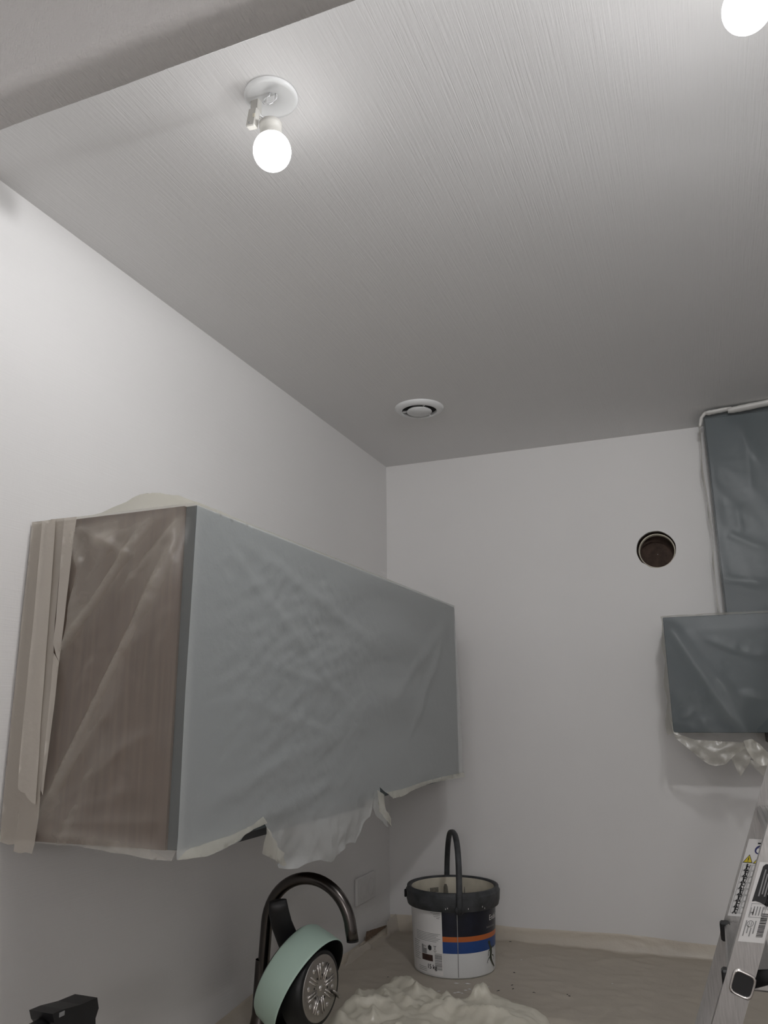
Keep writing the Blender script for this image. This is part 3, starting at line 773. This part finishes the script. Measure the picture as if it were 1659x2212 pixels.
for k in range(8):
    a = math.radians(12+45*k)
    for da in (-.11, .11):
        p0, p1 = ondisc(a+da*1.6, QR*.22), ondisc(a+da*.75, QR*.66)
        obj('raised_spoke', tube([p0, p0.lerp(p1, .5), p1], [.0016, .0022, .0018], 8), 'bright', dsc, True)
    obj('boss', lathe(ondisc(a+math.radians(22), QR*.60, .0008), A2, [(.0052, 0), (.0040, .0018), (.0005, .0024)], 14), 'bright', dsc, True)
    obj('dimple', lathe(ondisc(a+math.radians(22), QR*.33, .0012), A2, [(.0024, .0004), (.0005, .0006)], 10), 'hole', dsc)
obj('centre_boss', lathe(ondisc(0, 0, .0008), A2, [(.006, 0), (.005, .002), (.0005, .0026)], 16), 'bright', dsc, True)
obj('hanging_loop', tube([ondisc(math.radians(160), QR*.55, .006), ondisc(math.radians(155), QR*.80, .008), ondisc(math.radians(152), QR*.98, .004)], [.0045, .0058, .0055], 12, squash=.5), 'steel', sp, True)

# ================================================================== black tool on the worktop by the left wall
tx, ty = .17, -1.72
to = empty('power_tool', (tx, ty, TOP), 'black plastic tool standing on the worktop beyond the tap', 'tool')
def tq(px, py): return onx(px, py, tx)
hd = P_x([(88, 2186), (112, 2176), (150, 2166), (186, 2151), (189, 2174), (182, 2196), (183, 2240), (120, 2240), (92, 2205)], tx)
V = [(tx-.022, y, z) for y, z in hd]+[(tx+.022, y, z) for y, z in hd]; n = len(hd)
F = [tuple(range(n)), tuple(range(2*n-1, n-1, -1))]+[(k, n+k, n+(k+1) % n, (k+1) % n) for k in range(n)]
obj('head', (V, F), 'black', to)
c_ = tq(192, 2184); obj('release_button', box(c_, (.018, .012, .018), R=Matrix.Rotation(.25, 3, 'X'), bev=.003), 'black', to)
c_ = tq(108, 2186); obj('badge', box((tx+.0225, c_.y, c_.z), (.001, .010, .006)), 'greyink', to)
g0 = tq(140, 2235)
obj('grip', tube([(tx, g0.y, g0.z+.02), (tx, g0.y-.02, (g0.z+TOP)/2), (tx, g0.y-.03, TOP+.03)], [.026, .022, .026], 18, squash=.8), 'black', to, True)
obj('foot', box((tx, g0.y-.03, TOP+.030), (.075, .11, .044), bev=.006), 'black', to)
l0 = tq(76, 2214)
obj('nose', tube([(tx, tq(96, 2200).y, tq(96, 2200).z-.012), (tx, tq(60, 2224).y, tq(60, 2224).z-.012)], [.014, .017], 16), 'black', to, True)

# ================================================================== paint bucket
BX, BY, BZ = .336, -.330, TOP+.0045
bk = empty('paint_bucket', (BX, BY, BZ), 'white filler bucket with navy label and raised dark grey handle', 'bucket')
bw = [(.1180, 0), (.1190, .004), (.1220, .08), (.1265, .190)]
BH = .222
obj('body', lathe((BX, BY, BZ), (0, 0, 1), [(.001, .001), (.117, .001)]+bw+[(.1305, BH-.004)], 80), 'bucket', bk, True)
obj('interior', lathe((BX, BY, BZ), (0, 0, 1), [(.1240, BH-.002), (.1235, BH-.03), (.1190, .06), (.1165, .055), (.06, .052), (.001, .053)], 64), 'bucket_in', bk, True)
obj('rim', lathe((BX, BY, BZ), (0, 0, 1), [(r_-.0035, h_+.016) for r_, h_ in ((.1302, .158), (.1392, .1583), (.1400, .1592), (.1424, .1695), (.1430, .1710), (.1448, .1950), (.1448, .1962), (.1440, .1972), (.1420, .1990), (.1416, .2002), (.1412, .2065), (.1400, .2085), (.1345, .209), (.1300, .207), (.1275, .200))], 80), 'darkgrey', bk, True)
tc = Vector((EYE.x-BX, EYE.y-BY, 0)).normalized(); rc = Vector((-tc.y, tc.x, 0))
if rc.dot(rt) < 0: rc = -rc
def rad_at(h):
    for (r1, h1), (r2, h2) in zip(bw[:-1], bw[1:]):
        if h1 <= h <= h2: return r1+(r2-r1)*(h-h1)/(h2-h1)
    return bw[-1][0]
HS = 1.085
def oncyl(phi, h, off=.0005):
    r = rad_at(h)+off; return Vector((BX, BY, BZ+h))+tc*(r*math.cos(phi))+rc*(r*math.sin(phi))
def patch(p0, p1, h0, h1, off=.0005, n=None, skew=None):
    if off < .01: h0, h1 = h0*HS, h1*HS
    n = n or max(2, int(abs(p1-p0)/.06)); V, F = [], []
    hs = [h0+(h1-h0)*k/4 for k in range(5)]
    for h in hs:
        for k in range(n+1): V.append(oncyl(p0+(p1-p0)*k/n, h, off))
    for j in range(4):
        for k in range(n): F.append((j*(n+1)+k, j*(n+1)+k+1, (j+1)*(n+1)+k+1, (j+1)*(n+1)+k))
    return V, F
def ctext(s, size, phi, h, off=.0009, bold=1.0):
    v, f = text_vf(s, size); return [oncyl(phi+x/.127, h*HS+y*bold, off) for x, y in v], f
nv = obj('navy_label', patch(-.27, 2.3, .100, .163), 'navy', bk, True)
obj('orange_band', patch(-.27, 2.3, .0875, .100), 'orange', bk, True)
obj('blue_band', patch(-.27, 2.3, .060, .0875), 'blue', bk, True)
obj('lettering', ctext('Enduit', .021, .96, .130), 'paper', nv)
obj('small_lettering', ctext('Enduit de lissage', .007, .86, .113), 'greyink', nv)
obj('seam', patch(.075, .092, .004, .163, .0011), 'greyink', bk)
il = obj('info_panel', patch(-1.35, -.275, .006, .160, .0004), 'paper', bk, True)
lines = []
for k in range(4): lines.append(patch(-.55+.03*(k % 2)+.04*k, -.31-.015*(k == 3), .1545-.0042*k, .1558-.0042*k, .0009, 6))
for k in range(6): lines.append(patch(-1.06, -.32-.05*(k % 3), .1035-.0038*k, .1046-.0038*k, .0009, 14))
for k in range(10): lines.append(patch(-1.2, -.93-.03*(k % 3), .078-.0048*k, .0792-.0048*k, .0009, 6))
for k in range(3): lines.append(patch(-1.0, -.72, .019-.004*k, .0202-.004*k, .0009, 6))
obj('print_lines', join(*lines), 'greyink', il)
obj('brown_print', patch(-.86, -.53, .037, .052, .0009), 'brownprint', il)
obj('grey_print', patch(-.86, -.70, .053, .074, .0008), 'greyink', il)
obj('rating_mark', join(patch(-.80, -.70, .066, .077, .0010)), 'paper', il)
obj('rating_lettering', ctext('A+', .009, -.795, .068, .0014), 'ink', il)
# house mark and crossed-out bin
def poly_cyl(pts, off=.001): 
    v, t = triangulate(pts, .006); return [oncyl(x/.127, y*HS, off) for x, y in v], t
def star(cx_, cy_, r, n_=12): return [(cx_+r*(1+.18*(k % 2))*math.cos(2*math.pi*k/n_), cy_+r*(1+.18*(k % 2))*math.sin(2*math.pi*k/n_)) for k in range(n_)]
obj('round_mark', poly_cyl(star(-.077, .069, .0062)), 'ink', il)
def bar2(a, b, w_):
    a, b = Vector(a), Vector(b); d = (b-a).normalized(); q = Vector((-d.y, d.x))*w_/2
    return [oncyl(v.x/.127, v.y*HS, .001) for v in (a-q, b-q, b+q, a+q)], [(0, 1, 2, 3)]
obj('bin_mark', join(bar2((-.063, .076), (-.055, .062), .0008), bar2((-.055, .076), (-.063, .062), .0008), bar2((-.063, .0745), (-.055, .0745), .001), bar2((-.062, .061), (-.056, .061), .001)), 'ink', il)
obj('weight_lettering', join(ctext('15 kg', .0155, -.70, .019, .0010, 1.1), ctext('15 kg', .0155, -.693, .019, .0011, 1.1)), 'ink', il)
rb = random.Random(3); bars = []; h = .018
while h < .058:
    hh = rb.choice((.0006, .001, .0016)); bars.append(patch(-.475, -.295, h, h+hh, .0009, 3)); h += hh+rb.choice((.0006, .0009, .0012))
obj('barcode', join(*bars), 'greyink', il)
# lizard print on the white lower band
liz = [(0.131, .082), (.1345, .078), (.135, .070), (.1385, .063), (.1395, .050), (.1375, .043), (.1385, .035), (.1425, .024), (.149, .012), (.146, .011), (.139, .022), (.134, .033), (.1325, .041), (.1335, .050), (.1335, .060), (.131, .070), (.1285, .078)]
LZX = lambda q: (.133+(q[0]-.135)*1.5, q[1])
lz = [poly_cyl([(.133+(q[0]-.1365)*2.2+(.064-q[1])*.02, q[1]) for q in liz])]
for (a, b, c) in (((.133, .060), (.126, .056), (.125, .050)), ((.139, .060), (.146, .064), (.150, .060)), ((.133, .043), (.126, .038), (.122, .033)), ((.139, .044), (.146, .040), (.149, .034))):
    a, b, c = LZX(a), LZX(b), LZX(c)
    lz += [bar2(a, b, .003), bar2(b, c, .0022), bar2(c, (c[0]-.003, c[1]-.005), .0012), bar2(c, (c[0]+.002, c[1]-.006), .0012)]
obj('lizard_print', join(*lz), 'lizard', bk)
stk = []
for ph, w_, h0_, h1_ in ((.18, .07, .09, .200), (.52, .035, .150, .200), (.50, .13, .178, .192), (-.24, .04, .16, .205), (-.30, .025, .175, .212), (.66, .02, .17, .20)):
    q0 = []
    for a in (ph-w_, ph+w_):
        for h in (h0_, h1_):
            r = .1185+(.1236-.1185)*(h-.06)/.135
            q0.append(Vector((BX, BY, BZ+h))-tc*(r*math.cos(a))-rc*(r*math.sin(a)))
    stk.append(([q0[0], q0[1], q0[3], q0[2]], [(0, 1, 2, 3)]))
obj('bare_streaks', join(*stk), 'streak', bk)
# handle: pivots on the line of sight, standing up
hv = Vector((tc.x, tc.y, 0)); hv = (Matrix.Rotation(math.radians(7), 3, 'Z') @ hv)
Hc = Vector((BX, BY, BZ+.194)); pts = []
for k in range(31):
    a = math.pi*k/30; hx_ = math.cos(a); hz_ = math.sin(a)
    pts.append(Hc+hv*(.1465*math.copysign(abs(hx_)**.75, hx_))+Vector((.006, 0, 0))*hz_+Vector((0, 0, .178*abs(hz_)**.8)))
pts = [Hc+hv*.1465+Vector((0, 0, -.02))]+pts+[Hc-hv*.1465+Vector((0, 0, -.02))]
obj('handle', tube(pts, .0088, 10, squash=.42, side=rc), 'darkgrey', bk, True)
for s in (1, -1): obj('handle_pivot', lathe(Hc+hv*(s*.141)+Vector((0, 0, -.012)), hv*s, [(.013, 0), (.013, .004), (.010, .007), (.001, .008)], 20), 'darkgrey', bk, True)
obj('rim_catch', box(Vector((BX, BY, BZ+.201))-rc*.141+tc*.012, (.006, .016, .022), bev=.002), 'black', bk)
obj('paint_specks', join(*[patch(p, p+.012, h, h+.004, .0165, 2) for p, h in ((-.16, .183), (-.12, .185), (.30, .183), (.62, .185), (.68, .180))]), 'paper', bk)['kind'] = 'stuff'

# ================================================================== step ladder
LYN, LYF = -1.400, -1.080      # outer faces of the two front rails
SL = .38                        # dx per dz
def lx_(z): return 1.098+SL*(z-1.274)      # front edge of the rails
ld = empty('step_ladder', (lx_(0)+.1, (LYN+LYF)/2, 0), 'aluminium step ladder with printed stickers beside the worktop', 'ladder')
LZ = 2.02
def prism(y0, y1, x0, x1, z0, z1):
    V = []
    for y in (y0, y1):
        for (a, z) in ((x0, z0), (x1, z0), (x1, z1), (x0, z1)): V.append((lx_(z)+a, y, z))
    return V, [(0, 1, 2, 3), (7, 6, 5, 4), (0, 4, 5, 1), (1, 5, 6, 2), (2, 6, 7, 3), (3, 7, 4, 0)]
RW = .0405
rn = obj('front_rail', join(prism(LYN, LYN+.003, 0, RW, .02, LZ), prism(LYN+.003, LYN+.022, 0, .003, .02, LZ), prism(LYN+.003, LYN+.022, RW-.003, RW, .02, LZ)), 'alu', ld)
rf = obj('front_rail', join(prism(LYF, LYF+.003, 0, RW, .02, LZ), prism(LYF+.003, LYF+.012, .001, .003, .02, LZ), prism(LYF+.003, LYF+.012, RW-.003, RW, .02, LZ)), 'alu', ld)
for y in (LYN+.011, LYF+.011): obj('foot', box((lx_(.03)+RW/2, y, .026), (.06, .034, .05), bev=.006), 'black', ld)
# treads
for k in range(-4, 4):
    z = 1.272+.205*k; x = lx_(z)
    if z > LZ-.05: continue
    t = obj('tread', box((x+.034, (LYN+LYF)/2+.006, z-.012), (.066, LYF-LYN-.012, .024), bev=.003), 'alu', ld)
    for q in range(7):
        obj('tread_rib', box((x+.008+q*.0085, (LYN+LYF)/2+.006, z+.0006), (.003, LYF-LYN-.02, .0016)), 'alu', t)
    for yy in ((LYN+.014, LYF-.012) if k == 0 else ()):
        obj('tread_cap', box((x+.002, yy, z-.013), (.018, .022, .032), bev=.003), 'black', t)
    # crimped tube end with its plug on the outer face of the near rail
    c = Vector((x+.021, LYN-.0005, z-.012)); Rr = Matrix.Rotation(math.radians(20.8), 3, 'Y')
    def sq(r, yoff, n_=28, p_=5):
        out = []
        for m in range(n_):
            a = 2*math.pi*m/n_; ca, sa = math.cos(a), math.sin(a); d = (abs(ca)**p_+abs(sa)**p_)**(-1/p_)
            out.append(c+Rr @ Vector((r*d*ca, yoff, r*1.12*d*sa)))
        return out
    Vr = sq(.0165, 0)+sq(.0160, -.0030)+sq(.0140, -.0040)+sq(.0128, -.0020)+sq(.0126, .006); Fr = []
    for j in range(4):
        for m in range(28): Fr.append((j*28+m, j*28+(m+1) % 28, (j+1)*28+(m+1) % 28, (j+1)*28+m))
    obj('crimped_ring', (Vr, Fr), 'bright', t, True)
    pg = sq(.0128, -.0012)
    obj('end_plug', (pg, [tuple(range(28))[::-1]]), 'black', t)
# rear frame and top cap
TX = lx_(LZ)
obj('top_cap', box((TX+.06, (LYN+LYF)/2+.01, LZ+.012), (.16, LYF-LYN+.07, .036), bev=.008), 'black', ld)
def slant(y0, x0, z0, x1, z1, w_=.026, d_=.022):
    a, b = Vector((x0, y0, z0)), Vector((x1, y0, z1)); d = (b-a).normalized(); q = Vector((d.z, 0, -d.x))*w_/2
    V = [a-q, a+q, b+q, b-q]; V = V+[v+Vector((0, d_, 0)) for v in V]
    return V, [(0, 1, 2, 3), (7, 6, 5, 4), (0, 4, 5, 1), (1, 5, 6, 2), (2, 6, 7, 3), (3, 7, 4, 0)]
for y in (LYN+.004, LYF-.004): obj('rear_rail', slant(y, TX+.10, LZ-.01, TX+.46, .02), 'alu', ld)
obj('rear_brace', box((TX+.40, (LYN+LYF)/2, .34), (.022, LYF-LYN, .03)), 'alu', ld)
c0 = ony(1632, 2112, LYN+.012)
obj('spreader', tube([c0+Vector((-.01, 0, -.004)), c0+Vector((.03, 0, .006)), c0+Vector((.09, 0, .016)), c0+Vector((.24, 0, .016)), Vector((1.617, c0.y, c0.z+.004))], [.013, .009, .008, .008, .009], 10, squash=.4, side=(0, 0, 1)), 'black', ld, True)
# stickers, drawn in rail coordinates: s across the rail from its front edge, h along the height
def rp(s, h, y): return Vector((lx_(h)+s, y, h))
def rquad(s0, s1, h0, h1, y): 
    return [rp(s0, h0, y), rp(s1, h0, y), rp(s1, h1, y), rp(s0, h1, y)], [(0, 1, 2, 3)]
def rpoly(pts, y): return [rp(s, h, y) for s, h in pts], [tuple(range(len(pts)))]
def rdisc(s, h, r, y, n_=18): return rpoly([(s+r*math.cos(2*math.pi*k/n_), h+r*math.sin(2*math.pi*k/n_)) for k in range(n_)], y)
# pictogram sticker on the far rail
y = LYF-.0006
H1, H0 = onz_h = (ony(1621, 1812, LYF).z, ony(1577, 1978, LYF).z)
s1 = obj('pictogram_sticker', rquad(.004, .0385, H0, H1, y), 'paper', ld)
y -= .0004; hs = (H1-H0)
obj('blue_mark', rdisc(.0265, H1-.0185, .0078, y), 'blueink', s1); 
obj('blue_mark_centre', join(rdisc(.0265, H1-.0195, .0048, y-.0003), rdisc(.0268, H1-.0145, .0022, y-.0003)), 'paper', s1)
obj('notice_lettering', rquad(.021, .033, H1-.0085, H1-.0060, y), 'ink', s1)
tr = lambda s, h, r: [(s-r, h), (s+r, h), (s, h+1.75*r)]
obj('warning_triangle', rpoly(tr(.0125, H1-.042, .0085), y), 'ink', s1); obj('warning_triangle', rpoly(tr(.0300, H1-.043, .0085), y), 'ink', s1)
obj('warning_fill', join(rpoly(tr(.0125, H1-.0408, .0068), y-.0003), rpoly(tr(.0300, H1-.0418, .0068), y-.0003)), 'yellow', s1)
obj('warning_sign', join(rquad(.0118, .0132, H1-.0375, H1-.0325, y-.0006), rquad(.0118, .0132, H1-.0398, H1-.0384, y-.0006), rquad(.0285, .0312, H1-.040, H1-.036, y-.0006)), 'ink', s1)
cells = []; fig = []; rg = random.Random(5); gh = (hs-.050)/8
for k in range(8):
    for c in (0, 1):
        s0 = .0062+.0160*c; h1 = H1-.0455-gh*k; h0 = h1-gh+.0012; s2 = s0+.0150
        cells += [rquad(s0, s2, h1-.0005, h1, y), rquad(s0, s2, h0, h0+.0005, y), rquad(s0, s0+.0005, h0, h1, y), rquad(s2-.0005, s2, h0, h1, y)]
        m = (h0+h1)/2; a = rg.uniform(-.6, .6)
        def fb(sa, ha, sb, hb_, w_):
            A, B = Vector((sa, ha)), Vector((sb, hb_)); d = (B-A).normalized(); q = Vector((-d.y, d.x))*w_/2
            return rpoly([tuple(A-q), tuple(B-q), tuple(B+q), tuple(A+q)], y-.0003)
        sc_ = s0+.0070
        fig += [rdisc(sc_+.001*a, m+.0052, .0016, y-.0003, 10), fb(sc_, m+.004, sc_+.002*a, m-.001, .0026), fb(sc_+.002*a, m-.001, sc_+.003+.002*a, m-.0062, .0018), fb(sc_+.002*a, m-.001, sc_-.003, m-.0058, .0018),
                fb(sc_+.004, m-.006, sc_+.0055, m+.005, .0010), fb(sc_-.001, m+.002, sc_+.0045, m+.001+.003*a, .0014)]
obj('pictogram_frames', join(*cells), 'greyink', s1); obj('pictogram_figures', join(*fig), 'ink', s1)
# product sticker on the near rail
y = LYN-.0006
H1, H0 = ony(1646, 1862, LYN).z, ony(1600, 2027, LYN).z-.004
s2_ = obj('product_sticker', rquad(.0035, .0390, H0, H1, y), 'paper', ld); y -= .0004
obj('black_panel', rpoly([(.0075, H1-.056), (.0095, H1-.006), (.0125, H1-.0025), (.0350, H1-.0025), (.0365, H1-.006), (.0365, H1-.060), (.030, H1-.062), (.020, H1-.057), (.012, H1-.055)], y), 'ink', s2_)
pr_ = []
for k in range(5): pr_.append(rquad(.0135+.004*k, .0155+.004*k, H1-.048+.003*(k % 2), H1-.010-.006*(k % 3), y-.0003))
obj('panel_lettering', join(*pr_), 'greyink', s2_)
ol = [rquad(.008, .0290, H1-.0590, H1-.0584, y), rquad(.008, .0290, H1-.078, H1-.0774, y), rquad(.008, .0086, H1-.078, H1-.0584, y), rquad(.0284, .0290, H1-.078, H1-.0584, y)]
ol += [rquad(.0125+.004*k, .0140+.004*k, H1-.075, H1-.0625, y) for k in range(4)]
obj('rating_box', join(*ol), 'greyink', s2_)
obj('round_mark', rdisc(.0135, H1-.087, .0048, y), 'greyink', s2_)
obj('round_mark_centre', join(rdisc(.0135, H1-.087, .0036, y-.0003), ), 'paper', s2_)
obj('round_mark_bars', join(rquad(.0115, .0127, H1-.0895, H1-.0845, y-.0006), rquad(.0143, .0155, H1-.0895, H1-.0845, y-.0006)), 'greyink', s2_)
tl = []
for k in range(4): tl.append(rquad(.007+.0042*k, .0085+.0042*k, H0+.008+.004*(k % 2), H0+.030-.005*(k % 3), y))
for k in range(5): tl.append(rquad(.0265+.0022*k, .0274+.0022*k, H0+.046, H0+.072-.004*(k % 2), y))
tl += [rquad(.009, .010, H0+.036, H0+.048, y), rquad(.013, .014, H0+.038, H0+.046, y), rquad(.010, .013, H0+.040, H0+.042, y)]
obj('small_print', join(*tl), 'greyink', s2_)
bars = []; h = H0+.008; rb = random.Random(8)
while h < H0+.040:
    hh = rb.choice((.0006, .0010, .0016)); bars.append(rquad(.0255, .0345, h, h+hh, y)); h += hh+rb.choice((.0006, .0009))
obj('barcode', join(*bars), 'ink', s2_)
